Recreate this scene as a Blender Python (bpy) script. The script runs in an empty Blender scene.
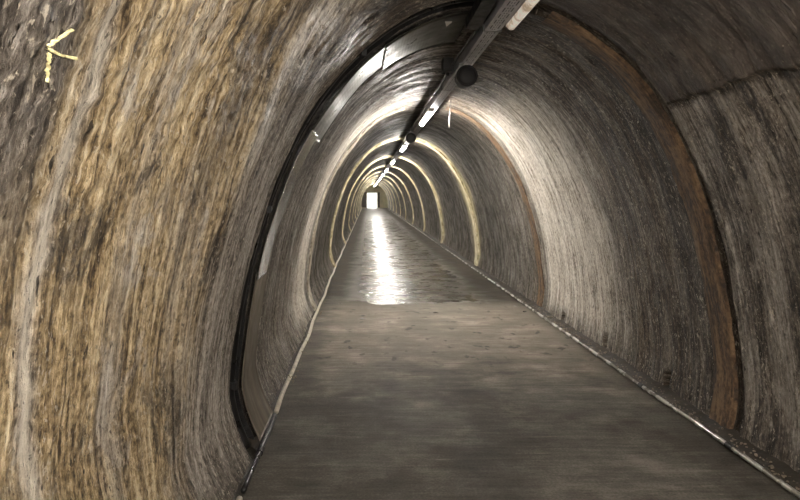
import bpy, bmesh, math, random
import numpy as np
from mathutils import Vector, Matrix

random.seed(4)
scene = bpy.context.scene
COL = scene.collection

# ------------------------------------------------------------------ helpers
def lin(c):
    c = c / 255.0
    return c / 12.92 if c <= 0.04045 else ((c + 0.055) / 1.055) ** 2.4

def rgb(r, g, b):
    return (lin(r), lin(g), lin(b), 1.0)


class NT:
    """small builder for node materials"""
    def __init__(self, name):
        self.m = bpy.data.materials.new(name)
        self.m.use_nodes = True
        self.t = self.m.node_tree
        self.t.nodes.clear()
        self.out = self.t.nodes.new('ShaderNodeOutputMaterial')
        self.b = self.t.nodes.new('ShaderNodeBsdfPrincipled')
        self.t.links.new(self.b.outputs[0], self.out.inputs[0])

    def put(self, sock, v):
        if isinstance(v, bpy.types.NodeSocket):
            self.t.links.new(v, sock)
        elif v is not None:
            sock.default_value = v

    def set(self, **kw):
        for k, v in kw.items():
            self.put(self.b.inputs[k.replace('_', ' ')], v)

    def math(self, op, a, b=None, c=None, clamp=False):
        n = self.t.nodes.new('ShaderNodeMath')
        n.operation = op
        n.use_clamp = clamp
        self.put(n.inputs[0], a)
        if b is not None:
            self.put(n.inputs[1], b)
        if c is not None:
            self.put(n.inputs[2], c)
        return n.outputs[0]

    def add(self, a, b): return self.math('ADD', a, b)
    def sub(self, a, b): return self.math('SUBTRACT', a, b)
    def mul(self, a, b): return self.math('MULTIPLY', a, b)
    def mx(self, a, b): return self.math('MAXIMUM', a, b)

    def sm(self, x, e0, e1, lo=0.0, hi=1.0):
        n = self.t.nodes.new('ShaderNodeMapRange')
        n.interpolation_type = 'SMOOTHSTEP'
        self.put(n.inputs[0], x)
        if e0 <= e1:
            n.inputs[1].default_value, n.inputs[2].default_value = e0, e1
            n.inputs[3].default_value, n.inputs[4].default_value = lo, hi
        else:
            n.inputs[1].default_value, n.inputs[2].default_value = e1, e0
            n.inputs[3].default_value, n.inputs[4].default_value = hi, lo
        return n.outputs[0]

    def band(self, x, a, b, soft):
        return self.mul(self.sm(x, a - soft, a + soft), self.sm(x, b + soft, b - soft))

    def xyz(self, x=0.0, y=0.0, z=0.0):
        n = self.t.nodes.new('ShaderNodeCombineXYZ')
        for i, v in enumerate((x, y, z)):
            self.put(n.inputs[i], v)
        return n.outputs[0]

    def sep(self, v):
        n = self.t.nodes.new('ShaderNodeSeparateXYZ')
        self.put(n.inputs[0], v)
        return n.outputs

    def uv(self, name):
        n = self.t.nodes.new('ShaderNodeUVMap')
        n.uv_map = name
        return n.outputs[0]

    def obj(self):
        return self.t.nodes.new('ShaderNodeTexCoord').outputs['Object']

    def noise(self, vec, scale=1.0, detail=4.0, rough=0.55, dist=0.0):
        n = self.t.nodes.new('ShaderNodeTexNoise')
        self.put(n.inputs['Vector'], vec)
        n.inputs['Scale'].default_value = scale
        n.inputs['Detail'].default_value = detail
        n.inputs['Roughness'].default_value = rough
        n.inputs['Distortion'].default_value = dist
        return n.outputs['Fac']

    def ramp(self, fac, stops):
        n = self.t.nodes.new('ShaderNodeValToRGB')
        e = n.color_ramp.elements
        while len(e) < len(stops):
            e.new(0.5)
        for i, (p, c) in enumerate(stops):
            e[i].position = p
            e[i].color = c
        self.put(n.inputs[0], fac)
        return n.outputs[0]

    def mix(self, f, a, b, mode='MIX'):
        n = self.t.nodes.new('ShaderNodeMix')
        n.data_type = 'RGBA'
        n.blend_type = mode
        self.put(n.inputs[0], f)
        self.put(n.inputs[6], a)
        self.put(n.inputs[7], b)
        return n.outputs[2]

    def bump(self, h, strength=1.0, dist=0.01):
        n = self.t.nodes.new('ShaderNodeBump')
        n.inputs['Strength'].default_value = strength
        n.inputs['Distance'].default_value = dist
        self.put(n.inputs['Height'], h)
        return n.outputs[0]


def plain(name, col, rough=0.6, metal=0.0, var=0.25, scale=12.0, bump=0.3, bdist=0.004, stretch=(1, 1, 1)):
    """plain painted / metal / plastic surface with mottling and fine bump"""
    k = NT(name)
    x, y, z = k.sep(k.obj())[:3]
    vec = k.xyz(k.mul(x, stretch[0]), k.mul(y, stretch[1]), k.mul(z, stretch[2]))
    n = k.noise(vec, scale, 5)
    dk = tuple(c * (1 - var) for c in col[:3]) + (1,)
    lt = tuple(min(1, c * (1 + var)) for c in col[:3]) + (1,)
    k.set(Base_Color=k.ramp(n, [(0.3, dk), (0.7, lt)]), Metallic=metal,
          Roughness=k.sm(n, 0.25, 0.75, max(0.05, rough - 0.12), min(1, rough + 0.12)),
          Normal=k.bump(n, bump, bdist))
    return k.m


def link(o, parent=None):
    COL.objects.link(o)
    if parent is not None:
        o.parent = parent
    return o

def tag(o, label, cat, group=None, kind=None):
    o['label'] = label
    o['category'] = cat
    if group:
        o['group'] = group
    if kind:
        o['kind'] = kind
    return o

def empty(name, loc=(0, 0, 0)):
    o = bpy.data.objects.new(name, None)
    o.empty_display_size = 0.1
    o.location = loc
    return link(o)

def mesh_obj(name, verts, faces, mat, parent=None, smooth=True, uvs=None):
    me = bpy.data.meshes.new(name)
    me.from_pydata([tuple(v) for v in verts], [], faces)
    if smooth:
        me.polygons.foreach_set('use_smooth', [True] * len(me.polygons))
    me.update()
    me.materials.append(mat)
    if uvs is not None:
        lay = me.uv_layers.new(name='sv')
        idx = np.empty(len(me.loops), dtype=np.int32)
        me.loops.foreach_get('vertex_index', idx)
        lay.data.foreach_set('uv', np.asarray(uvs, dtype=np.float32)[idx].ravel())
    return link(bpy.data.objects.new(name, me), parent)

def bm_obj(name, bm, mat, parent=None, smooth=False, bevel=0.0):
    bmesh.ops.recalc_face_normals(bm, faces=bm.faces[:])
    if bevel:
        bmesh.ops.bevel(bm, geom=[e for e in bm.edges if e.calc_face_angle(0) > 0.6], offset=bevel, segments=2,
                        affect='EDGES', profile=0.5)
    me = bpy.data.meshes.new(name)
    bm.to_mesh(me)
    bm.free()
    if smooth:
        for p in me.polygons:
            p.use_smooth = True
    me.materials.append(mat)
    return link(bpy.data.objects.new(name, me), parent)

def add_box(bm, lo, hi):
    c = [(a + b) / 2 for a, b in zip(lo, hi)]
    s = [abs(b - a) for a, b in zip(lo, hi)]
    bmesh.ops.create_cube(bm, size=1.0, matrix=Matrix.Translation(c) @ Matrix.Diagonal((*s, 1)))

def add_lathe(bm, prof, origin, axis='y', seg=32):
    """revolve (r, t) pairs about an axis through origin"""
    rings = []
    for r, t in prof:
        ring = []
        for i in range(seg):
            a = 2 * math.pi * i / seg
            ca, sa = r * math.cos(a), r * math.sin(a)
            p = {'y': (ca, t, sa), 'z': (ca, sa, t), 'x': (t, ca, sa)}[axis]
            ring.append(bm.verts.new((origin[0] + p[0], origin[1] + p[1], origin[2] + p[2])))
        rings.append(ring)
    for a, b in zip(rings, rings[1:]):
        for i in range(seg):
            j = (i + 1) % seg
            bm.faces.new((a[i], a[j], b[j], b[i]))
    bm.faces.new(rings[0])
    bm.faces.new(rings[-1])

def add_tube(bm, pts, r, seg=10):
    pts = [Vector(p) for p in pts]
    rings = []
    up = Vector((0.3, 0.2, 1)).normalized()
    for i, p in enumerate(pts):
        d = (pts[min(i + 1, len(pts) - 1)] - pts[max(i - 1, 0)]).normalized()
        a = d.cross(up)
        if a.length < 1e-4:
            a = d.cross(Vector((1, 0, 0)))
        a.normalize()
        b = d.cross(a).normalized()
        rr = r[i] if isinstance(r, (list, tuple)) else r
        rings.append([bm.verts.new(p + a * (rr * math.cos(2 * math.pi * k / seg)) + b * (rr * math.sin(2 * math.pi * k / seg)))
                      for k in range(seg)])
    for x, y in zip(rings, rings[1:]):
        for k in range(seg):
            j = (k + 1) % seg
            bm.faces.new((x[k], x[j], y[j], y[k]))
    bm.faces.new(rings[0])
    bm.faces.new(rings[-1])

def dup(root, loc):
    r = root.copy()
    r.location = loc
    COL.objects.link(r)
    for ch in list(root.children):
        c = ch.copy()
        COL.objects.link(c)
        c.parent = r
        for g in list(ch.children):
            d = g.copy()
            COL.objects.link(d)
            d.parent = c
    return r

# numpy value-gradient noise ------------------------------------------------
_rng = np.random.default_rng(11)
_perm = _rng.permutation(512)
_perm = np.concatenate([_perm, _perm, _perm])
_grad = _rng.uniform(0, 2 * np.pi, 512)
_gx, _gy = np.cos(_grad), np.sin(_grad)

def pnoise(x, y):
    xi, yi = np.floor(x).astype(int), np.floor(y).astype(int)
    xf, yf = x - xi, y - yi
    xi &= 511
    yi &= 511
    def g(dx, dy):
        h = _perm[_perm[(xi + dx) & 511] + ((yi + dy) & 511)] % 512
        return _gx[h] * (xf - dx) + _gy[h] * (yf - dy)
    u, v = xf ** 3 * (xf * (xf * 6 - 15) + 10), yf ** 3 * (yf * (yf * 6 - 15) + 10)
    a, b = g(0, 0), g(1, 0)
    c, d = g(0, 1), g(1, 1)
    return (a + u * (b - a)) * (1 - v) + (c + u * (d - c)) * v

def fbm(x, y, o=4, gain=0.5):
    t, amp = 0, 1.0
    for i in range(o):
        t = t + amp * pnoise(x * 2 ** i + 17.3 * i, y * 2 ** i + 9.1 * i)
        amp *= gain
    return t

def sstep(x, a, b):
    t = np.clip((x - a) / (b - a), 0, 1)
    return t * t * (3 - 2 * t)

# ------------------------------------------------------------ tunnel layout
EYE = 1.55                   # camera height
CX, HW, HT = 0.78, 1.60, 2.76  # axis, half width and height of the bore
NEXP = 2.1
SKEW = 0.08                  # the joints run a little skew to the axis
YEND = 69.0
YBACK = -9.0
RIBS = [3.60, 7.62, 12.2, 18.0, 23.9, 29.8, 35.7, 41.6, 47.5, 53.4, 59.3, 65.2]   # joint positions
LAMPS = [7.0, 11.9, 17.3, 23.2, 29.1, 35.0, 40.9, 46.8, 52.7, 58.6, 64.5]

# section curve, by arc length from the left foot to the right foot
_th = np.linspace(np.pi, 0, 4001)
_px = np.sign(np.cos(_th)) * np.abs(np.cos(_th)) ** (2 / NEXP) * HW
_pz = np.abs(np.sin(_th)) ** (2 / NEXP) * HT
_low = np.clip((0.40 - _pz) / 0.40, 0, 1)
_px = _px * (1 - np.where(_px < 0, 0.085, 0.035) * _low ** 1.6)
_ds = np.hypot(np.diff(_px), np.diff(_pz))
_s = np.concatenate([[0], np.cumsum(_ds)])
S = float(_s[-1])

def sec(s):
    """x, z on the section and inward normal"""
    s = np.asarray(s, dtype=float)
    x = np.interp(s, _s, _px)
    z = np.interp(s, _s, _pz)
    e = 0.01
    tx = np.interp(s + e, _s, _px) - np.interp(s - e, _s, _px)
    tz = np.interp(s + e, _s, _pz) - np.interp(s - e, _s, _pz)
    l = np.hypot(tx, tz)
    tx, tz = tx / l, tz / l
    return x + CX, z, tz, -tx            # inward normal = right of travel

def s_of(z, side):
    k = len(_s) // 2
    if side == 'l':
        return float(np.interp(z, _pz[:k], _s[:k]))
    return float(np.interp(-z, -_pz[k:], _s[k:]))

S_L, S_R = s_of(2.10, 'l'), s_of(2.12, 'r')
WEEPS = [(6.93, 0.09), (5.72, 0.11), (4.55, 0.10)]

def relief(s, v, x, y):
    """inward relief of the rough lining (metres)"""
    amp = np.where(v < 0.2, 0.6, 1.0)
    d = 0.016 * fbm(s * 0.9, v * 0.9 + 3, 3)
    vs = v + (0.28 * s + 0.24 * np.minimum(s, 0.9)) * sstep(v, 3.36, 1.5) * (1 - sstep(s, 2.6, 3.8))
    d += 0.011 * fbm(s * 1.1 + 5, vs * 6.0, 4, 0.55)
    d += 0.0065 * fbm(s * 5 + 2, vs * 22.0, 3, 0.6)
    rough_near = sstep(s, 1.0, 2.0) * (1 - sstep(s, 2.6, 3.6)) * (1 - sstep(v, 1.6, 2.6))
    d += rough_near * 0.018 * np.abs(fbm(s * 9, vs * 14, 3, 0.6))
    # coat edge on the right-hand haunch, near bay only: the vault coat is thicker than the wall below
    edge = S_R + 0.05 * fbm(v * 3.0, v * 0 + 2.2, 4)
    d += 0.018 * (1 - sstep(s, edge - 0.012, edge + 0.012)) * sstep(s, S / 2, S / 2 + 0.6) * (1 - sstep(v, 3.3, 3.36))
    return d * amp

def groove(s, v):
    """open joint behind the near bay: deep on the left and crown, shallow on the right"""
    inside = ((v > 3.385) & (v < 3.575)).astype(float)
    depth = 0.15 * (1 - sstep(s, S * 0.50, S * 0.56)) + 0.02 * sstep(s, S * 0.50, S * 0.56)
    return inside * depth

# rows along the tunnel
rows = list(np.arange(YBACK, 0.5, 0.25)) + list(np.arange(0.5, 3.37, 0.0125))
rows += [3.375, 3.380, 3.384, 3.386, 3.42, 3.47, 3.52, 3.55, 3.574, 3.576, 3.585]
rows += list(np.arange(3.60, 8.4, 0.026))
y = 8.4
while y < YEND - 0.05:
    rows.append(y)
    y += max(0.03, 0.009 * y)
rows.append(YEND)
rows = np.array(rows)
n_s = 440
ss = np.linspace(0, S, n_s)

def shell_points(s, v):
    x, z, nx, nz = sec(s)
    y = v + SKEW * (x + 0.82)
    y = np.where(v >= YEND - 0.01, YEND + 0.0 * y, y)
    d = relief(s, v, x, y) - groove(s, v)
    for wy, wz in WEEPS:
        sw = s_of(wz, 'r')
        m = (np.abs(y - wy) < 0.033 + 0.01 * np.sin(s * 60)) & (np.abs(s - sw) < 0.065) & (s > S / 2)
        d = d - 0.26 * m
    return x + nx * d, y, z + nz * d

def grid_faces(nv, ns, flip=False):
    i, j = np.meshgrid(np.arange(nv - 1), np.arange(ns - 1), indexing='ij')
    a = (i * ns + j).ravel()
    q = np.stack([a, a + 1, a + ns + 1, a + ns], 1)
    return q[:, ::-1] if flip else q

def np_mesh(name, P, quads, mat, uv, parent=None):
    me = bpy.data.meshes.new(name)
    me.vertices.add(len(P))
    me.vertices.foreach_set('co', np.ascontiguousarray(P, dtype=np.float32).ravel())
    nq = len(quads)
    me.loops.add(nq * 4)
    me.loops.foreach_set('vertex_index', quads.astype(np.int32).ravel())
    me.polygons.add(nq)
    me.polygons.foreach_set('loop_start', np.arange(0, nq * 4, 4, dtype=np.int32))
    try:
        me.polygons.foreach_set('loop_total', np.full(nq, 4, dtype=np.int32))
    except Exception:
        pass
    me.polygons.foreach_set('use_smooth', np.ones(nq, dtype=bool))
    me.update(calc_edges=True)
    lay = me.uv_layers.new(name='sv')
    lay.data.foreach_set('uv', np.asarray(uv, dtype=np.float32)[quads.ravel()].ravel())
    me.materials.append(mat)
    me.validate()
    return link(bpy.data.objects.new(name, me), parent)

# --------------------------------------------------------------- materials
def lining_material():
    k = NT('tunnel_lining')
    s, v, _ = k.sep(k.uv('sv'))[:3]
    left = k.sm(s, S / 2 + 0.1, S / 2 - 0.1)
    right = k.sm(s, S / 2 - 0.1, S / 2 + 0.1)
    near = k.sm(v, 3.42, 3.36)
    # streaks lean on the near left bay
    lean = k.mul(k.mul(k.sm(v, 3.36, 1.5), k.sm(s, 3.8, 2.6)), k.add(k.mul(s, 0.28), k.mul(k.math('MINIMUM', s, 0.9), 0.24)))
    vs = k.add(v, lean)
    big = k.noise(k.xyz(k.mul(s, 0.7), k.mul(v, 0.9), 3.1), 1.0, 5, 0.6)
    wv = k.add(v, k.mul(k.sub(k.noise(k.xyz(k.mul(s, 1.3), k.mul(vs, 2.2), 7.7), 1.0, 5, 0.65), 0.5), 1.1))
    st = k.noise(k.xyz(k.mul(s, 1.3), k.mul(vs, 14.0)), 1.0, 8, 0.68, 0.4)
    st2 = k.noise(k.xyz(k.mul(s, 0.55), k.mul(vs, 4.2), 4.0), 1.0, 6, 0.62, 0.3)
    fine = k.noise(k.xyz(k.mul(s, 7), k.mul(vs, 60)), 1.0, 6, 0.75)
    crust = k.noise(k.xyz(k.mul(s, 26), k.mul(vs, 48), 5.0), 1.0, 6, 0.72)
    blot = k.noise(k.xyz(k.mul(s, 3.0), k.mul(vs, 5.0), 2.0), 1.0, 7, 0.65)
    mixn = k.add(k.add(k.mul(st, 0.40), k.mul(fine, 0.38)), k.add(k.mul(blot, 0.20), k.sub(k.mul(crust, 0.55), 0.265)))
    lines = k.noise(k.xyz(k.mul(s, 0.5), k.mul(vs, 42), 61.0), 1.0, 6, 0.65)
    mixn = k.add(mixn, k.mul(k.sub(lines, 0.5), 0.45))
    mixn = k.add(k.mul(k.sub(mixn, 0.505), 1.75), 0.505)
    gold = k.ramp(mixn, [(0.28, rgb(72, 58, 40)), (0.42, rgb(156, 134, 97)), (0.54, rgb(210, 188, 147)), (0.70, rgb(248, 234, 200))])
    grey = k.ramp(mixn, [(0.33, rgb(52, 47, 42)), (0.47, rgb(112, 104, 95)), (0.58, rgb(150, 143, 134)), (0.70, rgb(196, 190, 182))])
    dark = k.ramp(mixn, [(0.34, rgb(26, 22, 18)), (0.48, rgb(60, 52, 43)), (0.60, rgb(96, 86, 74)), (0.72, rgb(150, 142, 130))])
    brown = k.ramp(mixn, [(0.34, rgb(34, 26, 18)), (0.48, rgb(82, 67, 51)), (0.60, rgb(116, 100, 80)), (0.72, rgb(165, 152, 132))])
    pale = k.ramp(mixn, [(0.28, rgb(82, 72, 62)), (0.43, rgb(176, 166, 152)), (0.55, rgb(214, 206, 194)), (0.70, rgb(242, 238, 230))])
    cream = k.ramp(mixn, [(0.32, rgb(96, 84, 54)), (0.46, rgb(172, 156, 108)), (0.58, rgb(214, 202, 160))])
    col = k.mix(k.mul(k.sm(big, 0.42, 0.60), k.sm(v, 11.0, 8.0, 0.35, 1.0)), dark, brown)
    far_dark = k.ramp(mixn, [(0.30, rgb(16, 14, 12)), (0.46, rgb(44, 39, 33)), (0.60, rgb(74, 67, 58)), (0.76, rgb(130, 122, 108))])
    col = k.mix(k.mul(k.sm(wv, 7.5, 8.0), 0.85), col, far_dark)  # lining turns darker beyond the second joint
    col = k.mix(k.mul(k.band(wv, 3.4, 5.4, 0.4), k.mul(right, 0.75)), col, k.mix(0.55, dark, brown))
    # -- bay beyond the first joint
    seg2 = k.band(v, 3.4, 7.6, 0.05)
    col = k.mix(k.mul(seg2, k.mul(left, k.sm(wv, 3.0, 3.8, 0.75, 0.75))), col, grey)
    col = k.mix(k.mul(k.mul(k.sm(wv, 4.7, 5.7), k.sm(v, 7.60, 7.50)), k.mul(right, k.sm(s, S * 0.56, S * 0.64))), col, pale)
    col = k.mix(k.mul(k.mul(k.sm(wv, 5.6, 6.6), k.sm(v, 7.9, 7.7)), k.mul(left, k.sm(s, S * 0.47, S * 0.38))), col, pale)
    # -- third bay, grey lower right
    col = k.mix(k.mul(k.band(wv, 7.7, 9.8, 0.5), k.mul(k.sm(s, S * 0.62, S * 0.74), 0.6)), col, grey)
    # -- pale lime at every joint further in, the lamp-lit arcs painted in with it
    ringsum = None
    for r in RIBS[2:]:
        q = k.band(wv, r - 0.35, r + 0.40, 0.35)
        ringsum = q if ringsum is None else k.mx(ringsum, q)
    col = k.mix(k.mul(ringsum, k.sm(v, 9.0, 11.0, 0.0, 0.85)), col, cream)
    # -- near right bay: grey plaster with pale run marks below the coat edge, smooth dark vault above
    edge_s = k.add(k.mul(k.sub(k.noise(k.xyz(0.0, k.mul(v, 4.5), 5.0), 1.0, 5, 0.6), 0.5), 0.16), S_R)
    below = k.sm(k.sub(s, edge_s), -0.01, 0.02)
    nr = k.mul(near, right)
    iso = k.noise(k.xyz(k.mul(s, 4.0), k.mul(v, 4.5), 40.0), 1.0, 8, 0.68)
    vault = k.ramp(k.add(k.mul(big, 0.3), k.add(k.mul(iso, 0.55), k.mul(mixn, 0.15))), [(0.36, rgb(40, 35, 32)), (0.50, rgb(68, 61, 56)), (0.64, rgb(108, 98, 89))])
    lime = k.noise(k.xyz(k.mul(s, 1.3), k.mul(v, 3.6), 50.0), 1.0, 9, 0.68, 0.5)
    wall_r = k.mix(k.sm(st2, 0.36, 0.46), dark, k.mix(0.4, grey, brown))
    wall_r = k.mix(k.mul(k.sm(lime, 0.495, 0.52), 0.85), wall_r, k.mix(0.45, rgb(132, 126, 116), k.mix(0.5, grey, pale)))
    wall_r = k.mix(k.mul(k.sm(lime, 0.46, 0.43), 0.85), wall_r, dark)
    wall_r = k.mix(k.mul(k.sm(st2, 0.53, 0.60), k.sm(blot, 0.40, 0.55)), wall_r, pale)
    wall_r = k.mix(k.band(wv, 2.2, 2.45, 0.12), wall_r, brown)
    fall = k.sub(s, S_R)
    run1 = k.add(v, k.add(k.mul(k.sub(lime, 0.5), 0.45), k.mul(fall, -0.06)))
    run2 = k.add(v, k.add(k.mul(k.sub(lime, 0.5), 0.45), k.mul(fall, 0.10)))
    wall_r = k.mix(k.mul(k.mul(k.band(run1, 2.70, 2.80, 0.025), k.band(fall, 0.22, 1.0, 0.15)), 0.8), wall_r, k.mix(0.4, grey, pale))
    wall_r = k.mix(k.mul(k.mul(k.band(run2, 3.07, 3.15, 0.03), k.sm(fall, 0.7, 1.1)), 0.85), wall_r, k.mix(0.3, grey, pale))
    wall_r = k.mix(k.mul(k.mul(k.band(run2, 3.14, 3.34, 0.03), k.band(fall, 0.08, 0.9, 0.08)), 0.7), wall_r, grey)
    col = k.mix(k.mul(nr, k.sub(1.0, below)), col, vault)
    col = k.mix(k.mul(nr, below), col, wall_r)
    col = k.mix(k.mul(nr, k.band(k.sub(s, edge_s), -0.01, 0.05, 0.02)), col, dark)
    # -- near left bay: ochre with white veins, grey by the joint and grey shoulder close to the viewer
    nl = k.mul(near, left)
    golden = k.mix(k.sm(st2, 0.52, 0.64), gold, k.mix(0.4, gold, pale))
    golden = k.mix(k.mul(k.band(k.add(v, k.mul(k.sub(blot, 0.5), 0.5)), 1.75, 2.05, 0.2), k.sm(s, 1.3, 2.0, 0.1, 0.75)), golden, brown)
    golden = k.mix(k.mul(k.sm(blot, 0.50, 0.64), 0.7), golden, brown)
    patch = k.noise(k.xyz(k.mul(s, 2.2), k.mul(vs, 3.4), 31.0), 1.0, 8, 0.72, 0.5)
    golden = k.mix(k.mul(k.sm(patch, 0.56, 0.62), 0.6), golden, pale)
    golden = k.mix(k.mul(k.sm(patch, 0.46, 0.39), 0.75), golden, dark)
    col = k.mix(nl, col, golden)
    joint_grey = k.mul(k.sm(wv, 2.15, 2.75), k.sm(s, 3.2, 2.2, 0.85, 1.0))
    ash = k.mul(k.sm(k.add(v, k.mul(k.sub(st2, 0.5), 1.2)), 2.45, 2.75), k.sm(s, 2.3, 1.5))
    col = k.mix(k.mul(nl, joint_grey), col, k.mix(k.sm(st2, 0.45, 0.6), k.mix(0.5, grey, brown), grey))
    col = k.mix(k.mul(nl, k.mul(ash, 0.6)), col, k.mix(0.5, grey, pale))
    high = k.mul(k.sm(wv, 1.7, 2.2), k.sm(s, 2.25, 2.8))
    col = k.mix(k.mul(nl, high), col, k.mix(0.2, k.mix(0.5, dark, brown), grey))
    vein_c = k.add(vs, k.mul(k.sub(k.noise(k.xyz(k.mul(s, 1.6), k.mul(v, 0.4), 1.0), 1.0, 5), 0.5), 0.22))
    shoulder = k.sm(vein_c, 1.71, 1.59)
    col = k.mix(k.mul(nl, k.mul(shoulder, k.sm(s, 1.2, 1.75))), col, k.mix(0.35, grey, dark))
    col = k.mix(k.mul(nl, k.mul(k.band(vein_c, 1.695, 1.755, 0.028), k.sm(fine, 0.25, 0.42))), col, pale)
    col = k.mix(k.mul(nl, k.mul(k.band(vein_c, 1.712, 1.738, 0.015), 0.7)), col, rgb(238, 230, 212))
    col = k.mix(k.mul(nl, k.mul(k.band(vein_c, 2.78, 2.84, 0.04), 0.6)), col, pale)
    # -- dark dirt lines along the joints, and at the foot
    for r in RIBS[:2]:
        col = k.mix(k.mul(k.band(k.add(v, k.mul(k.sub(blot, 0.5), 0.08)), r - 0.32 if r > 5 else 3.37, r + 0.34, 0.05), 0.75), col, dark)
    foot = k.mx(k.sm(s, 0.30, 0.05), k.sm(s, S - 0.30, S - 0.05))
    col = k.mix(k.mul(foot, k.sm(blot, 0.3, 0.6)), col, dark)
    pit = k.noise(k.xyz(k.mul(s, 13), k.mul(vs, 30), 9.0), 1.0, 3, 0.5)
    pits = k.sm(pit, 0.66, 0.71)
    col = k.mix(k.mul(pits, 0.85), col, rgb(24, 19, 15))
    speck = k.noise(k.xyz(k.mul(s, 60), k.mul(vs, 130), 13.0), 1.0, 4, 0.6)
    flake = k.noise(k.xyz(k.mul(s, 34), k.mul(vs, 60), 17.0), 1.0, 4, 0.65, 0.6)
    where = k.noise(k.xyz(k.mul(s, 3), k.mul(vs, 6), 23.0), 1.0, 3, 0.6)
    rough_zone = k.sub(1.0, k.mul(k.mul(nr, k.sub(1.0, below)), 0.8))
    col = k.mix(k.mul(k.mul(k.sm(flake, 0.40, 0.33), rough_zone), 0.7), col, rgb(30, 24, 18))
    col = k.mix(k.mul(k.mul(k.sm(k.add(flake, k.mul(k.sub(where, 0.5), 0.3)), 0.60, 0.66), rough_zone), 0.65), col, rgb(226, 216, 196))
    col = k.mix(k.mul(k.sm(speck, 0.38, 0.32), 0.6), col, rgb(26, 21, 16))
    col = k.mix(k.mul(k.sm(speck, 0.63, 0.68), 0.5), col, rgb(222, 212, 194))
    ox, oy, oz = k.sep(k.obj())[:3]
    col = k.mix(k.mul(k.sm(ox, 2.410, 2.420), k.sm(oz, 0.23, 0.21)), col, rgb(14, 12, 10))   # recess shade painted dark into the weep holes
    # black rubber in the open joint, its deep shade put into the colour
    gv = k.mul(k.band(v, 3.3845, 3.5775, 0.0008), k.sm(s, S * 0.56, S * 0.5))
    col = k.mix(gv, col, rgb(12, 12, 13))
    h = k.add(k.add(k.mul(st, 0.8), k.mul(fine, 0.75)), k.add(k.add(k.mul(blot, 0.8), k.mul(crust, 0.9)), k.add(k.mul(pits, -0.7), k.mul(lines, 0.4))))
    smooth_vault = k.mul(nr, k.sub(1.0, below))
    h = k.mul(h, k.sub(1.0, k.mul(smooth_vault, 0.45)))
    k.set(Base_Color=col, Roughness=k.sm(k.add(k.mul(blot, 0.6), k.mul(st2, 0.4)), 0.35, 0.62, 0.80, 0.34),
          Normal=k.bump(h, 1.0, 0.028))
    k.b.inputs['Specular IOR Level'].default_value = 0.45
    return k.m


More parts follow.
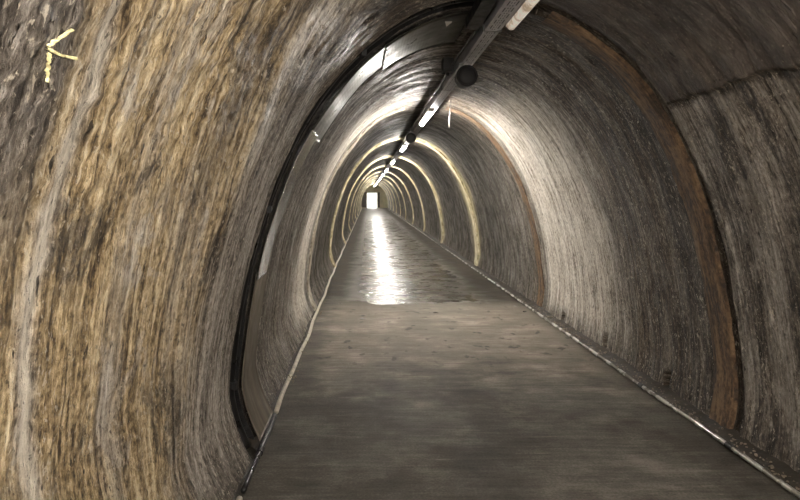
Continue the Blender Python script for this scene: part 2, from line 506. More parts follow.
def floor_material():
    k = NT('wet_concrete')
    x, y, z = k.sep(k.obj())[:3]
    big = k.noise(k.xyz(k.mul(x, 0.9), k.mul(y, 0.7), 0.0), 1.0, 6, 0.6)
    mid = k.noise(k.xyz(k.mul(x, 2.2), k.mul(y, 3.2), 4.0), 1.0, 7, 0.65)
    brush = k.noise(k.xyz(k.mul(x, 2.0), k.mul(y, 26.0), 1.0), 1.0, 6, 0.7)
    grain = k.noise(k.xyz(x, y, 0.0), 70.0, 3, 0.7)
    f = k.add(k.add(k.mul(mid, 0.5), k.mul(brush, 0.25)), k.mul(grain, 0.25))
    f = k.add(k.mul(k.sub(f, 0.5), 1.5), 0.5)
    dry = k.ramp(f, [(0.34, rgb(76, 73, 67)), (0.50, rgb(106, 103, 96)), (0.66, rgb(140, 136, 128))])
    damp = k.ramp(f, [(0.34, rgb(56, 53, 48)), (0.52, rgb(84, 80, 73)), (0.66, rgb(114, 109, 101))])
    dust = k.ramp(f, [(0.34, rgb(98, 91, 80)), (0.52, rgb(128, 120, 108)), (0.66, rgb(162, 154, 142))])
    col = k.mix(k.sm(big, 0.42, 0.60), damp, dry)
    wy = k.add(y, k.mul(k.sub(mid, 0.5), 2.6))
    col = k.mix(k.mul(k.band(wy, 4.9, 8.3, 0.7), 0.7), col, dust)
    # damp along the walls
    wx = k.add(x, k.mul(k.sub(mid, 0.5), 0.5))
    edge = k.mx(k.sm(wx, -0.30, -0.62), k.sm(wx, 2.0, 2.3))
    col = k.mix(k.mul(edge, 0.75), col, damp)
    # small flakes of darker paint / footprints
    spk = k.noise(k.xyz(k.mul(x, 7), k.mul(y, 5), 8.0), 1.0, 3, 0.5)
    col = k.mix(k.mul(k.sm(spk, 0.62, 0.67), k.band(y, 5.2, 8.2, 0.6)), col, damp)
    # standing water from about eight metres on
    pn = k.noise(k.xyz(k.mul(x, 1.1), k.mul(y, 1.5), 2.0), 1.0, 7, 0.62)
    front = k.add(y, k.mul(k.sub(pn, 0.5), 2.2))
    side = k.mul(k.sm(wx, -0.50, -0.1), k.sm(wx, 2.0, 1.5))
    wet = k.mul(k.sm(front, 8.40, 8.52), k.mul(side, k.sm(y, 60.0, 30.0, 0.45, 1.0)))
    holes = k.mul(k.sm(pn, 0.60, 0.66), k.sm(y, 9.0, 11.0))
    wet = k.mul(wet, k.sub(1.0, k.mul(holes, 0.7)))
    drops = k.mul(k.sm(k.noise(k.xyz(k.mul(x, 4.0), k.mul(y, 5.0), 12.0), 1.0, 3), 0.67, 0.69), k.band(y, 7.2, 8.6, 0.2))
    wet = k.mx(wet, drops)
    soaked = k.ramp(f, [(0.34, rgb(36, 32, 25)), (0.52, rgb(58, 52, 42)), (0.66, rgb(82, 75, 63))])
    col = k.mix(k.mx(k.mul(wet, 0.9), k.mul(k.sm(front, 8.3, 8.9), 0.75)), col, soaked)
    scuff = k.mul(k.sm(brush, 0.60, 0.68), k.band(k.noise(k.xyz(k.mul(x, 1.0), k.mul(y, 1.2), 21.0), 1.0, 3), 0.52, 0.9, 0.03))
    col = k.mix(k.mul(scuff, 0.6), col, dust)
    h = k.add(k.mul(brush, 0.5), k.add(k.mul(grain, 0.25), k.mul(mid, 0.6)))
    hw = k.noise(k.xyz(k.mul(x, 7.0), k.mul(y, 5.0), 6.0), 1.0, 5, 0.65)
    hh = k.add(k.mul(h, k.sub(1.0, k.mul(wet, 0.75))), k.mul(k.mul(hw, wet), 0.8))
    k.set(Base_Color=col, Roughness=k.sub(k.sm(mid, 0.3, 0.7, 0.62, 0.80), k.mul(wet, 0.44)), Normal=k.bump(hh, 0.6, 0.016))
    k.put(k.b.inputs['Specular IOR Level'], k.add(k.mul(wet, 0.32), 0.18))
    return k.m


def rib_material(name, a, b, c):
    k = NT(name)
    s, v, _ = k.sep(k.uv('sv'))[:3]
    n = k.noise(k.xyz(k.mul(s, 2.0), k.mul(v, 22.0)), 1.0, 7, 0.65)
    n2 = k.noise(k.xyz(k.mul(s, 6.0), k.mul(v, 9.0), 3.0), 1.0, 6, 0.65)
    n3 = k.noise(k.xyz(k.mul(s, 24.0), k.mul(v, 50.0), 6.0), 1.0, 5, 0.7)
    f = k.add(k.mul(n, 0.6), k.add(k.mul(n2, 0.4), k.sub(k.mul(n3, 0.5), 0.25)))
    f = k.add(k.mul(k.sub(f, 0.5), 1.6), 0.5)
    k.set(Base_Color=k.ramp(f, [(0.34, a), (0.50, b), (0.66, c)]), Roughness=k.sm(n2, 0.3, 0.7, 0.6, 0.85),
          Normal=k.bump(k.add(n, k.add(n2, n3)), 1.0, 0.02))
    return k.m


def sheet_material(name, col, r0, r1, lines=0.0, metal=0.9):
    k = NT(name)
    s, v, _ = k.sep(k.uv('sv'))[:3]
    n = k.noise(k.xyz(k.mul(s, 1.6), k.mul(v, 16.0)), 1.0, 6, 0.6)
    n2 = k.noise(k.xyz(k.mul(s, 5.0), k.mul(v, 6.0), 3.0), 1.0, 5, 0.6)
    dk = tuple(c * 0.55 for c in col[:3]) + (1,)
    h = k.mul(n2, 1.0)
    if lines:
        w = k.math('SINE', k.mul(s, 240.0))
        h = k.add(h, k.mul(w, lines))
    k.set(Base_Color=k.ramp(n, [(0.35, dk), (0.6, col)]), Metallic=metal, Roughness=k.sm(n2, 0.3, 0.7, r0, r1),
          Normal=k.bump(h, 0.35, 0.006))
    return k.m


def tray_material():
    k = NT('slotted_galvanised_steel')
    x, y, z = k.sep(k.obj())[:3]
    n = k.noise(k.xyz(k.mul(x, 8), k.mul(y, 1.5), k.mul(z, 8)), 3.0, 5, 0.6)
    base = k.ramp(n, [(0.35, rgb(150, 150, 156)), (0.65, rgb(186, 186, 190))])
    fy = k.math('FRACT', k.mul(y, 9.0))
    dash = k.band(fy, 0.18, 0.82, 0.03)
    r1 = k.band(k.math('ABSOLUTE', k.sub(x, 0.795)), 0.021, 0.028, 0.0015)
    fy2 = k.math('FRACT', k.mul(y, 22.0))
    r2 = k.mul(k.band(k.math('ABSOLUTE', k.sub(x, 0.795)), 0.005, 0.010, 0.0015), k.band(fy2, 0.3, 0.8, 0.03))
    under = k.sm(z, 2.612, 2.606)
    slot = k.mul(k.mx(k.mul(dash, r1), r2), under)
    k.set(Base_Color=k.mix(slot, base, rgb(8, 8, 9)), Metallic=k.mul(k.sub(1.0, slot), 0.2), Roughness=0.5,
          Normal=k.bump(k.sub(k.mul(n, 0.2), slot), 0.5, 0.004))
    return k.m


def emit_material(name, col, strength):
    k = NT(name)
    k.set(Base_Color=(0.8, 0.8, 0.8, 1), Roughness=0.4, Emission_Color=col, Emission_Strength=strength)
    return k.m

M_LINING = lining_material()
M_FLOOR = floor_material()
M_RUST = rib_material('rust_stained_joint', rgb(50, 40, 31), rgb(98, 77, 57), rgb(136, 111, 84))
M_CREAM = rib_material('lime_lit_arc_joint', rgb(112, 100, 72), rgb(196, 184, 148), rgb(232, 225, 200))  # cream also paints in the bright arcs by the lamps
M_LIMEGREY = rib_material('grey_lime_joint', rgb(90, 82, 70), rgb(150, 140, 124), rgb(196, 188, 172))
M_SHEET = sheet_material('bright_steel_sheet', rgb(88, 88, 82), 0.26, 0.46, 0.10)
M_SHEET_BRIGHT = sheet_material('polished_ribbed_sheet', rgb(214, 214, 212), 0.10, 0.22, 0.05)
M_SHEET_DULL = sheet_material('dull_steel_sheet', rgb(126, 118, 106), 0.42, 0.60, 0.0, 0.5)
M_TRAY = tray_material()
M_BLACK = plain('black_plastic', rgb(10, 10, 11), 0.6, 0, 0.3, 20, 0.2)
M_RUBBER = plain('black_hose_rubber', rgb(11, 11, 12), 0.36, 0, 0.3, 14, 0.3)
M_GRILLE = plain('dark_speaker_grille', rgb(12, 12, 13), 0.6, 0.3, 0.5, 160, 0.6)
M_STEEL = plain('zinc_steel', rgb(132, 132, 132), 0.38, 0.85, 0.25, 20, 0.2)
M_WHITE = plain('grey_white_enamel', rgb(178, 176, 170), 0.45, 0, 0.12, 10, 0.1)
M_LAMP = emit_material('lit_lamp_diffuser', (1.0, 0.95, 0.88, 1), 76.0)
M_FILL = emit_material('added_fill_diffuser', (1.0, 0.90, 0.80, 1), 205.0)  # glow of the added fill lamps behind the viewer
def dirty_lens():
    k = NT('dim_dirty_diffuser')
    n = k.noise(k.obj(), 16.0, 5, 0.6)
    c = k.ramp(n, [(0.36, (0.55, 0.42, 0.28, 1)), (0.52, (1.0, 0.92, 0.80, 1))])
    k.set(Base_Color=c, Roughness=0.4, Emission_Color=c, Emission_Strength=0.07)
    return k.m
M_LENS = dirty_lens()
M_CABLE = plain('dusty_white_conduit', rgb(186, 178, 162), 0.5, 0, 0.35, 18, 0.4)
M_CONDUIT = plain('wet_grey_conduit', rgb(150, 146, 138), 0.26, 0.35, 0.2, 6, 0.2)
M_CHALK = plain('pale_yellow_paint', rgb(246, 226, 170), 0.7, 0, 0.35, 120, 0.5)
M_PLASTER = plain('beige_end_plaster', rgb(212, 202, 172), 0.8, 0, 0.12, 2.5, 0.4)
M_GATE = plain('grey_painted_gate', rgb(112, 106, 100), 0.5, 0.2, 0.15, 6, 0.2)
M_KERB = plain('dirty_concrete_kerb', rgb(54, 48, 40), 0.75, 0, 0.6, 9, 1.0, 0.02)
M_GRIT = plain('grit', rgb(120, 110, 96), 0.8, 0, 0.4, 30, 0.5)
M_YARD = plain('sunlit_pale_paving', rgb(226, 224, 216), 0.8, 0, 0.08, 3, 0.3)

# -------------------------------------------------------------- the shell
VV, SS = np.meshgrid(rows, ss, indexing='ij')
PX, PY, PZ = shell_points(SS, VV)
iL = int(np.searchsorted(ss, S_L))
iR = int(np.searchsorted(ss, S_R))
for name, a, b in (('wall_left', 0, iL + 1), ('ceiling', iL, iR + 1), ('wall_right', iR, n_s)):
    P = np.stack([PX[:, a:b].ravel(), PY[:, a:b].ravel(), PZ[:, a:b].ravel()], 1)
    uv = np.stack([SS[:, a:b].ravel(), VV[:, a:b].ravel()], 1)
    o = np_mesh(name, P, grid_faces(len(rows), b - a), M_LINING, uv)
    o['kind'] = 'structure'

# floor: gently uneven slab
fx = np.linspace(CX - 1.75, CX + 1.75, 60)
fy = np.concatenate([np.arange(YBACK, 12, 0.15), np.arange(12, YEND + 0.4, 0.6)])
FY, FX = np.meshgrid(fy, fx, indexing='ij')
FZ = 0.006 * fbm(FX * 1.3, FY * 0.9, 3) - 0.004
P = np.stack([FX.ravel(), FY.ravel(), FZ.ravel()], 1)
o = np_mesh('floor', P, grid_faces(len(fy), len(fx), True), M_FLOOR, np.stack([FX.ravel(), FY.ravel()], 1))
o['kind'] = 'structure'

# low rough kerb strips where the lining meets the slab
def kerb(name, side):
    ys = np.concatenate([np.arange(-2, 12, 0.04), np.arange(12, YEND, 0.4)])
    if side == 'l':
        ys = ys[ys > 3.45]
    prof = [(0.0, 0.0), (0.012, 0.018), (0.05, 0.028), (0.10, 0.036), (0.22, 0.06)]
    V, F, U = [], [], []
    n = len(prof)
    nz = fbm(ys * 3.0, ys * 0 + 4, 4)
    for i, yy in enumerate(ys):
        for j, (dx, dz) in enumerate(prof):
            r = 0.012 * fbm(np.array([yy * 9.0]), np.array([j * 1.7]), 3)[0]
            if side == 'r':
                x = 2.215 + dx + 0.012 * nz[i]
            else:
                x = -0.668 - dx * 0.5 - 0.008 * nz[i]
            V.append((x, yy, max(-0.005, dz + r * (j > 0))))
            U.append((dx, yy))
    for i in range(len(ys) - 1):
        for j in range(n - 1):
            a = i * n + j
            F.append((a, a + 1, a + n + 1, a + n))
    o = mesh_obj(name, V, F, M_KERB, uvs=U)
    o['kind'] = 'structure'
kerb('baseboard_right', 'r')
kerb('baseboard_left', 'l')

# raised joint ribs
def rib(name, v0, v1, s0, s1, mat, proud=0.018, ns=220):
    prof = [(0.0, -0.01), (0.03, proud * 0.8), (0.3, proud), (0.7, proud * 0.9), (0.97, proud * 0.75), (1.0, -0.01)]
    sv = np.linspace(s0, s1, ns)
    x, z, nx, nz = sec(sv)
    V, U, F = [], [], []
    n = len(prof)
    for i in range(ns):
        for j, (t, h) in enumerate(prof):
            v = v0 + (v1 - v0) * t + 0.018 * fbm(np.array([sv[i] * 3.0]), np.array([float(j > 2) * 5 + v0]), 3)[0]
            d = h + float(relief(np.array([sv[i]]), np.array([v]), 0, 0)[0])
            V.append((x[i] + nx[i] * d, v + SKEW * (x[i] + 0.82), z[i] + nz[i] * d))
            U.append((sv[i], v))
    for i in range(ns - 1):
        for j in range(n - 1):
            a = i * n + j
            F.append((a, a + 1, a + n + 1, a + n))
    o = mesh_obj(name, V, F, mat, uvs=U)
    o['kind'] = 'structure'
    return o
rib('trim_1', 3.46, 3.70, S * 0.555, S - 0.03, M_RUST, 0.009)
rib('trim_2', RIBS[1] - 0.10, RIBS[1] + 0.16, S * 0.54, S - 0.03, M_RUST, 0.008)
rib('trim_3', RIBS[1] - 0.05, RIBS[1] + 0.20, 0.03, S * 0.46, M_LIMEGREY, 0.018)
for i, r in enumerate(RIBS[2:]):
    rib('trim_%d' % (4 + i), r - 0.14, r + 0.18, 0.02, S - 0.02, M_CREAM, 0.03, 90)

# end walls --------------------------------------------------------------
def end_wall(name, y, opening, mat, thick):
    bm = bmesh.new()
    lo, hi = CX - 1.8, CX + 1.8
    if opening:
        ox0, ox1, oz = opening
        add_box(bm, (lo, y, -0.1), (ox0, y + thick, oz))
        add_box(bm, (ox1, y, -0.1), (hi, y + thick, oz))
        add_box(bm, (lo, y, oz), (hi, y + thick, 3.0))
    else:
        add_box(bm, (lo, y, -0.1), (hi, y + thick, 3.0))
    o = bm_obj(name, bm, mat)
    o['kind'] = 'structure'
    return o
end_wall('wall_end', YEND - 0.02, (-0.10, 1.06, 1.78), M_PLASTER, 0.3)
end_wall('wall_back_added', YBACK - 0.25, None, M_PLASTER, 0.3)  # added, unseen: shuts the bore so sky light stays out

# gate leaf standing open against the end wall
g = empty('gate_leaf', (-0.52, YEND - 0.06, 0.0))
tag(g, 'grey gate leaf folded back left of the bright doorway at the far end', 'gate')
bm = bmesh.new(); add_box(bm, (-0.36, -0.03, 0.05), (0.36, 0.0, 1.86)); bm_obj('panel', bm, M_GATE, g, bevel=0.004)
bm = bmesh.new()
for lo, hi in (((-0.38, -0.05, 0.04), (-0.32, 0.01, 1.90)), ((0.32, -0.05, 0.04), (0.38, 0.01, 1.90)),
               ((-0.38, -0.05, 1.83), (0.38, 0.01, 1.90)), ((-0.38, -0.05, 0.04), (0.38, 0.01, 0.11))):
    add_box(bm, lo, hi)
bm_obj('frame', bm, M_GATE, g)
bm = bmesh.new(); add_tube(bm, [(0.27, -0.03, 0.95), (0.27, -0.09, 0.95), (0.17, -0.09, 0.95)], 0.012); bm_obj('handle', bm, M_STEEL, g)
g2 = empty('gate_leaf', (1.28, YEND - 0.06, 0.0))
tag(g2, 'narrow dark gate leaf right of the bright doorway at the far end', 'gate')
bm = bmesh.new(); add_box(bm, (-0.13, -0.03, 0.05), (0.13, 0.0, 1.86)); bm_obj('panel', bm, M_GATE, g2, bevel=0.004)

# daylight yard beyond the doorway
bm = bmesh.new(); add_box(bm, (-14, YEND + 0.3, -0.15), (15, YEND + 22, -0.02))
o = bm_obj('ground', bm, M_YARD); o['kind'] = 'structure'
bm = bmesh.new(); add_box(bm, (-14, YEND + 14, -0.1), (15, YEND + 14.4, 5.0))
o = bm_obj('wall_outside', bm, M_YARD); o['kind'] = 'structure'

# ------------------------------------------- sheet-metal band in the joint
band = empty('drip_sheet_band', (0, 0, 0))
tag(band, 'curved sheet metal band lining the left side and crown beside the black joint', 'metal sheet')
def band_sheet(name, s0, s1, mat, v0=3.56, v1=4.06, off=0.040, ns=70, v1b=None):
    sv = np.linspace(s0, s1, ns)
    x, z, nx, nz = sec(sv)
    ts = np.linspace(0, 1, 12)
    V, U, F = [], [], []
    n = len(ts)
    for layer in (0.0, -0.004):
        for i in range(ns):
            for t in ts:
                v = v0 + (v1 - v0) * t
                d = off + layer + 0.004 * math.sin(sv[i] * 3.1 + t * 2) + 0.003 * math.sin(sv[i] * 9.0)
                V.append((x[i] + nx[i] * d, v + SKEW * (x[i] + 0.82), z[i] + nz[i] * d))
                U.append((sv[i], v))
    N = ns * n
    for i in range(ns - 1):
        for j in range(n - 1):
            a = i * n + j
            F.append((a, a + 1, a + n + 1, a + n))
            F.append((N + a, N + a + n, N + a + n + 1, N + a + 1))
    for i in range(ns - 1):
        for j in (0, n - 1):
            a = i * n + j
            F.append((a, a + n, N + a + n, N + a))
    for i in (0, ns - 1):
        for j in range(n - 1):
            a = i * n + j
            F.append((a, a + 1, N + a + 1, N + a))
    return mesh_obj(name, V, F, mat, band, uvs=U)
sA = s_of(1.03, 'l')
sB = s_of(1.95, 'l')
sC = s_of(2.52, 'l')
o = band_sheet('sheet', 0.02, sA + 0.04, M_SHEET_DULL, 3.56, 4.02, 0.030); o['label'] = 'dull brownish lower sheet'
o = band_sheet('sheet', sA, sB + 0.03, M_SHEET_BRIGHT, 3.56, 3.90, 0.040); o['label'] = 'bright ribbed middle sheet'
o = band_sheet('sheet', sB, sC + 0.03, M_SHEET, 3.56, 4.22, 0.037)
o = band_sheet('sheet', sC, S * 0.485, M_SHEET, 3.56, 4.34, 0.041)
# riveted lap straps
for sx in (sA + 0.02, sB + 0.02, sC + 0.02):
    for t in (3.61, 3.72, 3.83):
        x, z, nx, nz = [float(q) for q in sec(sx)]
        c = Vector((x + nx * 0.045, t + SKEW * (x + 0.82), z + nz * 0.045))
        bm = bmesh.new()
        bmesh.ops.create_icosphere(bm, subdivisions=2, radius=0.004, matrix=Matrix.Translation(c))
        bm_obj('rivet', bm, M_STEEL, band, smooth=True)
# pale triangular fixing tab near the crown
xt, zt, nxt, nzt = [float(q) for q in sec(S * 0.463)]
bm = bmesh.new()
yt = 3.66 + SKEW * (xt + 0.82)
vs = [bm.verts.new((xt + dx + nxt * 0.055, yt + dy, zt + nzt * 0.055 + dz)) for dx, dy, dz in
      ((-0.022, 0.0, 0), (0.022, 0.0, 0), (0.0, 0.10, 0), (-0.022, 0.0, 0.006), (0.022, 0.0, 0.006), (0.0, 0.10, 0.006))]
for f in ((0, 1, 2), (5, 4, 3), (0, 3, 4, 1), (1, 4, 5, 2), (2, 5, 3, 0)):
    bm.faces.new([vs[i] for i in f])
o = bm_obj('fixing_tab', bm, M_WHITE, band)
o['label'] = 'small pale triangular tab'

# black drain hose following the open joint, with clips
hose = empty('drain_hose', (0, 0, 0))
tag(hose, 'black hose arching along the open joint left of the sheet metal band', 'hose')
sv = np.linspace(0.05, S * 0.50, 90)
x, z, nx, nz = sec(sv)
vq = 3.46
pts = [(x[i] - nx[i] * 0.035, vq + SKEW * (x[i] + 0.82) + 0.008 * math.sin(sv[i] * 5), z[i] - nz[i] * 0.035) for i in range(len(sv))]
bm = bmesh.new(); add_tube(bm, pts, 0.040, 14); bm_obj('hose', bm, M_RUBBER, hose, smooth=True)
for sc in (s_of(0.42, 'l'), s_of(1.47, 'l'), s_of(2.42, 'l')):
    x, z, nx, nz = [float(q) for q in sec(sc)]
    bm = bmesh.new()
    yc = vq + SKEW * (x + 0.82)
    add_lathe(bm, [(0.043, -0.018), (0.050, -0.018), (0.050, 0.018), (0.043, 0.018)], (0, 0, 0), 'z', 20)
    tx, tz = -nz, nx
    rot = Vector((0, 0, 1)).rotation_difference(Vector((tx, 0, tz))).to_matrix().to_4x4()
    bmesh.ops.transform(bm, matrix=Matrix.Translation((x - nx * 0.035, yc, z - nz * 0.035)) @ rot, verts=bm.verts[:])
    add_box(bm, (x + nx * 0.015 - 0.014, yc - 0.05, z + nz * 0.015 - 0.02), (x + nx * 0.015 + 0.014, yc - 0.012, z + nz * 0.015 + 0.02))
    bm_obj('clip', bm, M_BLACK, hose)

# ------------------------------------------------------ overhead services
TX, TZ = 0.795, 2.60      # trunking axis and underside
tray = empty('cable_trunking', (0, 0, 0))
tag(tray, 'long grey slotted cable trunking hung under the tunnel crown', 'cable tray')
bm = bmesh.new()
t0, t1 = -8.5, YEND - 0.3
add_box(bm, (TX - 0.046, t0, TZ), (TX + 0.046, t1, TZ + 0.006))
add_box(bm, (TX - 0.050, t0, TZ), (TX - 0.044, t1, TZ + 0.10))
add_box(bm, (TX + 0.044, t0, TZ), (TX + 0.050, t1, TZ + 0.10))
bm_obj('channel', bm, M_TRAY, tray)
yy = 1.6
while yy < 24:
    bm = bmesh.new()
    add_tube(bm, [(TX, yy, TZ + 0.02), (TX, yy, 2.80)], 0.006, 8)
    add_box(bm, (TX - 0.058, yy - 0.016, TZ - 0.004), (TX + 0.058, yy + 0.016, TZ))
    add_box(bm, (TX - 0.060, yy - 0.016, TZ - 0.004), (TX - 0.052, yy + 0.016, TZ + 0.11))
    add_box(bm, (TX + 0.052, yy - 0.016, TZ - 0.004), (TX + 0.060, yy + 0.016, TZ + 0.11))
    bm_obj('hanger', bm, M_STEEL, tray)
    yy += 2.1
for off, r, lab in ((-0.074, 0.011, 'black cable clipped to the left flank of the overhead trunking'),):
    bm = bmesh.new()
    pts = [(TX + off - 0.004, q, TZ + 0.05 + 0.010 * math.sin(q * 3)) for q in np.arange(-8, YEND - 1, 0.3)]
    add_tube(bm, pts, r, 8)
    tag(bm_obj('cable', bm, M_RUBBER, smooth=True), lab, 'cable')

# dark splice box beside the trunking near the joint
sp = empty('splice_box', (TX - 0.122, 3.42, TZ + 0.045))
tag(sp, 'long black splice box on the left of the trunking by the metal band', 'junction box')
bm = bmesh.new(); add_box(bm, (-0.045, -0.30, -0.03), (0.030, 0.30, 0.045)); bm_obj('body', bm, M_BLACK, sp, bevel=0.006)
bm = bmesh.new(); add_box(bm, (-0.05, -0.28, -0.036), (0.034, 0.28, -0.030)); bm_obj('lid', bm, M_BLACK, sp)
for q in (-0.33, 0.30):
    bm = bmesh.new(); add_lathe(bm, [(0.018, q), (0.018, q + 0.03)], (-0.01, 0, 0.01), 'y', 14); bm_obj('cable_gland', bm, M_RUBBER, sp)

# lit strip lamps under the trunking
def strip_lamp(loc, on, label, first=None):
    r = empty('strip_lamp', loc)
    L = 0.60 if on else 0.75
    bm = bmesh.new(); add_box(bm, (-0.032, -L, 0.0), (0.032, L, 0.03)); bm_obj('housing', bm, M_WHITE, r, bevel=0.004)
    bm = bmesh.new()
    n = 12
    ring0, ring1 = [], []
    for i in range(n + 1):
        a = math.pi * i / n
        px, pz = -0.030 * math.cos(a), -0.036 * math.sin(a)
        ring0.append(bm.verts.new((px, -L + 0.015, pz)))
        ring1.append(bm.verts.new((px, L - 0.015, pz)))
    for i in range(n):
        bm.faces.new((ring0[i], ring1[i], ring1[i + 1], ring0[i + 1]))
    bm.faces.new(ring0); bm.faces.new(ring1)
    bm.faces.new((ring0[0], ring0[-1], ring1[-1], ring1[0]))
    o = bm_obj('diffuser', bm, M_LAMP if on else M_LENS, r, smooth=False)
    if on:
        o['label'] = 'glowing diffuser'
    for q in (-L - 0.004, L - 0.011):
        bm = bmesh.new(); add_box(bm, (-0.035, q, -0.012), (0.035, q + 0.015, 0.032)); bm_obj('end_cap', bm, M_WHITE, r, bevel=0.003)
    tag(r, label, 'lamp')
    return r
lamp_labels = ['lit strip lamp nearest the viewer, hung under the trunking past the large speaker',
               'second lit strip lamp along the trunking, past the small speaker',
               'third lit strip lamp along the trunking, a small bright spot',
               'fourth lit strip lamp along the trunking']
proto = None
LX = 0.765
for i, y in enumerate(LAMPS):
    loc = (LX, y + 0.6, TZ - 0.034)
    if proto is None:
        proto = strip_lamp(loc, True, lamp_labels[0]); o = proto
    else:
        o = dup(proto, loc)
    o['label'] = lamp_labels[i] if i < 4 else 'lit strip lamp in the far row merging towards the end doorway'
    o['group'] = 'lit strip lamps under the trunking' if i < 4 else 'distant strip lamps towards the doorway'
for y in (-1.9,):  # added unseen lamp carrying on the row, to light the near walls
    o = dup(proto, (LX, y, TZ - 0.034))
    o['label'] = 'added lit strip lamp, unseen, behind the viewer under the trunking'
    o['group'] = 'lit strip lamps under the trunking'
# added, unseen fill lamps behind the viewer, to brighten the near walls
bl = empty('added_fill_lamp', (1.86, -1.0, 1.75))
tag(bl, 'added round fill lamp, unseen, by the right wall behind the viewer', 'lamp')
bm = bmesh.new(); add_lathe(bm, [(0.14, 0.10), (0.14, 0.0), (0.12, -0.03)], (0, 0, 0), 'x', 28); bm_obj('base', bm, M_BLACK, bl)
bm = bmesh.new(); add_lathe(bm, [(0.115, -0.031), (0.110, -0.06), (0.085, -0.09), (0.045, -0.105), (0.01, -0.11)], (0, 0, 0), 'x', 28)
o = bm_obj('diffuser', bm, M_FILL, bl, smooth=True); o['label'] = 'glowing diffuser'
b2 = dup(bl, (-0.26, -1.3, 1.85))
b2.rotation_euler = (0, 0, math.pi)
b2['label'] = 'added round fill lamp, unseen, by the left wall behind the viewer'
for q in (bl, b2):
    q['group'] = 'added fill lamps behind the viewer'
off = strip_lamp((TX + 0.092, 2.84, TZ + 0.005), False, 'dim milky strip lamp on the right of the trunking, cut by the top edge')

# round speakers on the right flank of the trunking
def speaker(loc, label):
    r = empty('loudspeaker', loc)
    bm = bmesh.new()
    add_lathe(bm, [(0.055, 0.18), (0.072, 0.165), (0.077, 0.13), (0.077, 0.015), (0.083, 0.012), (0.083, 0.0), (0.076, -0.004)], (0, 0, 0), 'y', 40)
    bm_obj('body', bm, M_BLACK, r, smooth=False)
    bm = bmesh.new()
    add_lathe(bm, [(0.075, -0.003), (0.068, -0.010), (0.040, -0.016), (0.010, -0.019)], (0, 0, 0), 'y', 40)
    bm_obj('grille', bm, M_GRILLE, r, smooth=True)
    bm = bmesh.new()
    add_box(bm, (-0.014, 0.06, 0.074), (0.014, 0.10, 0.112))
    add_box(bm, (-0.05, 0.05, 0.108), (0.05, 0.11, 0.114))
    bm_obj('bracket', bm, M_STEEL, r)
    tag(r, label, 'speaker')
    return r
sp0 = speaker((0.772, 4.5, 2.48), 'large round black loudspeaker on the trunking, nearest the viewer')
s2 = dup(sp0, (0.70, 9.4, 2.48))
s2['label'] = 'smaller-looking round black loudspeaker between the first and second lit lamps'
for q in (sp0, s2):
    q['group'] = 'round loudspeakers along the trunking'

# junction boxes on the left flank
jb = empty('junction_box', (TX - 0.115, 4.95, TZ + 0.055))
tag(jb, 'black junction box on the left of the trunking opposite the large loudspeaker', 'junction box')
bm = bmesh.new(); add_box(bm, (-0.045, -0.06, -0.06), (0.045, 0.06, 0.06)); bm_obj('body', bm, M_BLACK, jb, bevel=0.005)
bm = bmesh.new(); add_box(bm, (-0.042, -0.068, -0.056), (0.042, -0.06, 0.056)); bm_obj('lid', bm, M_BLACK, jb, bevel=0.002)
bm = bmesh.new(); add_lathe(bm, [(0.016, -0.085), (0.016, -0.06)], (0, 0, 0), 'z', 14); bm_obj('cable_gland', bm, M_RUBBER, jb)

# hooked peg standing off the trunking left flank
bm = bmesh.new()
add_tube(bm, [(TX - 0.055, 6.20, TZ + 0.02), (TX - 0.13, 6.20, TZ + 0.02), (TX - 0.13, 6.20, TZ + 0.09)], 0.007, 8)
tag(bm_obj('hook', bm, M_STEEL, smooth=True), 'small upright wire hook on the left of the trunking before the first lit lamp', 'hook')

# thin wire with a pale weight hanging from the crown
hw = empty('hanging_wire', (1.005, 7.1, 2.38))
tag(hw, 'thin wire with pale rod end hanging from the crown right of the first lit lamp', 'wire')
bm = bmesh.new(); add_tube(bm, [(0.012, 0, 0.36), (0.006, 0, 0.26), (0.0, 0, 0.15)], 0.004, 6); bm_obj('wire', bm, M_STEEL, hw)
bm = bmesh.new(); add_tube(bm, [(0.0, 0, 0.16), (-0.004, 0, 0.08), (-0.008, 0, 0.0)], [0.006, 0.009, 0.008], 8); bm_obj('rod', bm, M_WHITE, hw)

# ------------------------------------------------ conduits along the floor
def floor_run(name, ptsx, r, mat, label, y0, y1, wob, clips):
    e = empty(name, (0, 0, 0))
    tag(e, label, 'conduit')
    ys = list(np.arange(y0, min(y1, 12), 0.12)) + list(np.arange(12, y1, 0.5)) if y1 > 12 else list(np.arange(y0, y1 + 0.01, 0.06))
    pts = []
    for q in ys:
        x = np.interp(q, [p[0] for p in ptsx], [p[1] for p in ptsx]) + wob * math.sin(q * 2.3) + wob * 0.5 * math.sin(q * 5.1 + 1)
        pts.append((x, q, 0.010 + r + abs(wob) * 0.3 * (1 + math.sin(q * 3.7))))
    bm = bmesh.new(); add_tube(bm, pts, r, 10); bm_obj('tube', bm, mat, e, smooth=True)
    for q in clips:
        x = np.interp(q, [p[1] for p in pts], [p[0] for p in pts])
        zc = np.interp(q, [p[1] for p in pts], [p[2] for p in pts])
        bm = bmesh.new(); add_lathe(bm, [(r + 0.001, -0.03), (r + 0.006, -0.03), (r + 0.006, 0.03), (r + 0.001, 0.03)], (x, q, zc), 'y', 14)
        bm_obj('coupling', bm, M_BLACK, e)
floor_run('floor_conduit', [(-2, 2.19), (70, 2.19)], 0.014, M_CONDUIT, 'grey conduit running along the foot of the right wall', -1, YEND - 0.5, 0.003, [4.62, 3.5])
floor_run('floor_cable', [(4.0, -0.645), (7.8, -0.66), (12, -0.69), (70, -0.70)], 0.017, M_CABLE, 'wavy pale cable lying along the foot of the left wall', 4.05, YEND - 0.5, 0.008, [])
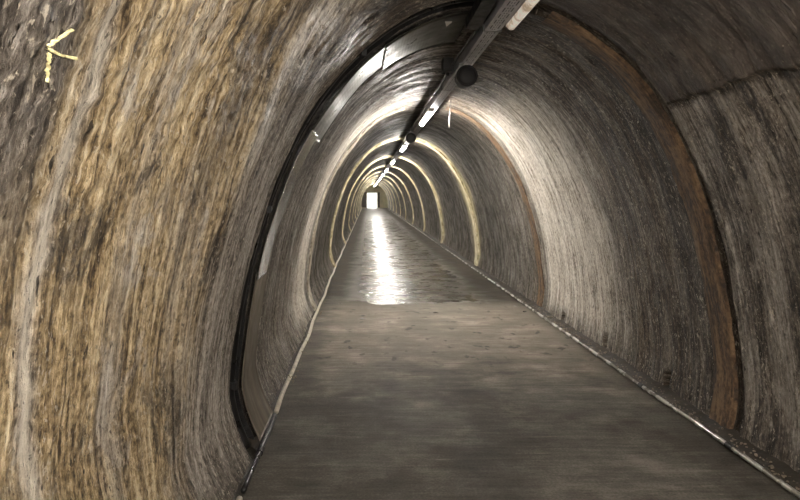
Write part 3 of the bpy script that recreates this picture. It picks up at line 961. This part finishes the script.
floor_run('floor_cable', [(-1, -0.64), (2.4, -0.64), (3.05, -0.645), (4, -0.645)], 0.015, M_RUBBER, 'dark cable piece at the left wall foot below the metal band', 2.98, 4.02, 0.004, [3.44])
floor_run('floor_cable', [(-1, -0.64), (3.05, -0.645)], 0.016, M_CABLE, 'short pale cable end at the left wall foot nearest the viewer', 0.5, 2.95, 0.004, [])

# loose grit along both wall feet
rr = random.Random(9)
for side, count, label in ((1, 450, 'loose grit and crumbs scattered along the foot of the right wall'),
                           (0, 200, 'loose grit and crumbs scattered along the foot of the left wall')):
    bm = bmesh.new()
    for i in range(count):
        q = (2.6 if side else 4.7) + 6 * rr.random() ** 1.3
        x = 2.205 + 0.09 * rr.random() if side else -0.60 - 0.07 * rr.random()
        g_ = 0.003 + 0.007 * rr.random() ** 2
        m = Matrix.Translation((x, q, 0.02 + g_ * 0.4 + 0.02 * rr.random())) @ Matrix.Rotation(rr.random() * 6, 4, Vector((rr.random(), rr.random(), 1))) @ Matrix.Diagonal((1.3, 1, 0.6, 1))
        bmesh.ops.create_icosphere(bm, subdivisions=1, radius=g_, matrix=m)
    tag(bm_obj('grit', bm, M_GRIT), label, 'grit', kind='stuff')

# ------------------------------------- painted arrow-like mark, upper left
def cam_hit(px, py):
    """where the sight line through a photograph point meets the lining"""
    f = 578.0
    dx, dz = (px - 368) / f, (195 - py) / f
    best = None
    for d in np.linspace(0.4, 6, 2800):
        x, z = dx * d, EYE + dz * d
        if z <= 0 or z >= HT:
            continue
        hwid = HW * (1 - (z / HT) ** NEXP) ** (1 / NEXP)
        if abs(x - CX) >= hwid:
            return s_of(z, 'l' if x < CX else 'r'), d - SKEW * (x + 0.82)
    return None
mark = empty('painted_mark', (0, 0, 0))
tag(mark, 'small pale yellow painted arrow-like mark high on the near left wall', 'painted mark')
def settle(px, py):
    """the point of the rough lining seen at a photograph point"""
    qx, qy = px, py
    for _ in range(6):
        s1, v1 = cam_hit(qx, qy)
        x, yv, z = [float(a[0]) for a in shell_points(np.array([s1]), np.array([v1]))]
        qx += 0.8 * (px - (368 + 578 * x / yv))
        qy += 0.8 * (py - (195 - 578 * (z - EYE) / yv))
    return s1, v1
def stroke(pix, w):
    V, F = [], []
    dense = []
    for (a, b) in zip(pix, pix[1:]):
        for t in np.linspace(0, 1, 12)[:-1]:
            dense.append(settle(a[0] + (b[0] - a[0]) * t, a[1] + (b[1] - a[1]) * t))
    dense.append(settle(*pix[-1]))
    n = 6
    r2 = random.Random(len(pix) * 7 + int(pix[0][0]))
    for i, (s, v) in enumerate(dense):
        p, q = dense[max(i - 1, 0)], dense[min(i + 1, len(dense) - 1)]
        ts, tv = q[0] - p[0], q[1] - p[1]
        l = math.hypot(ts, tv)
        ns_, nv_ = -tv / l, ts / l
        ww = 0.75 * w * (0.7 + 0.6 * r2.random())
        for j in range(n + 1):
            t = (j / n - 0.5) * ww
            s1, v1 = s + ns_ * t, v + nv_ * t
            x, yv, z = shell_points(np.array([s1]), np.array([v1]))
            xx, zz, nx, nz = [float(k) for k in sec(s1)]
            lift = 0.0065 if 0 < j < n else 0.002
            V.append((float(x[0]) + nx * lift, float(yv[0]), float(z[0]) + nz * lift))
    m = n + 1
    for i in range(len(dense) - 1):
        for j in range(n):
            a = i * m + j
            F.append((a, a + 1, a + m + 1, a + m))
    mesh_obj('stroke', V, F, M_CHALK, mark)
stroke([(45, 45), (55, 38), (71, 28)], 0.0048)
stroke([(45, 47), (58, 54), (75, 58)], 0.0060)
stroke([(47, 52), (46, 66), (45, 81)], 0.0036)

# ------------------------------------------------------------- light, camera
w = bpy.data.worlds.new('World')
scene.world = w
w.use_nodes = True
w.node_tree.nodes['Background'].inputs[0].default_value = (0.86, 0.93, 1.0, 1)
w.node_tree.nodes['Background'].inputs[1].default_value = 0.7
sun = bpy.data.lights.new('sun', 'SUN')
sun.energy = 2.0
sun.angle = 0.02
so = link(bpy.data.objects.new('sun', sun))
so.rotation_euler = (math.radians(38), 0, math.radians(20))

cam = bpy.data.cameras.new('camera')
cam.sensor_width = 36.0
cam.lens = 36.0 * 578.0 / 800.0
cam.shift_x = (400 - 368) / 800.0
cam.shift_y = (195 - 250) / 800.0
cam.clip_start = 0.05
cam.clip_end = 300
co = link(bpy.data.objects.new('camera', cam))
co.location = (0, 0, EYE)
co.rotation_euler = (math.radians(90), 0, 0)
scene.camera = co

scene.view_settings.view_transform = 'Standard'
scene.view_settings.look = 'None'
scene.view_settings.exposure = 2.35
scene.view_settings.gamma = 1.0
scene.view_settings.use_curve_mapping = False
scene.cycles.use_denoising = True
scene.cycles.max_bounces = 8
scene.cycles.diffuse_bounces = 5
scene.cycles.sample_clamp_indirect = 6.0
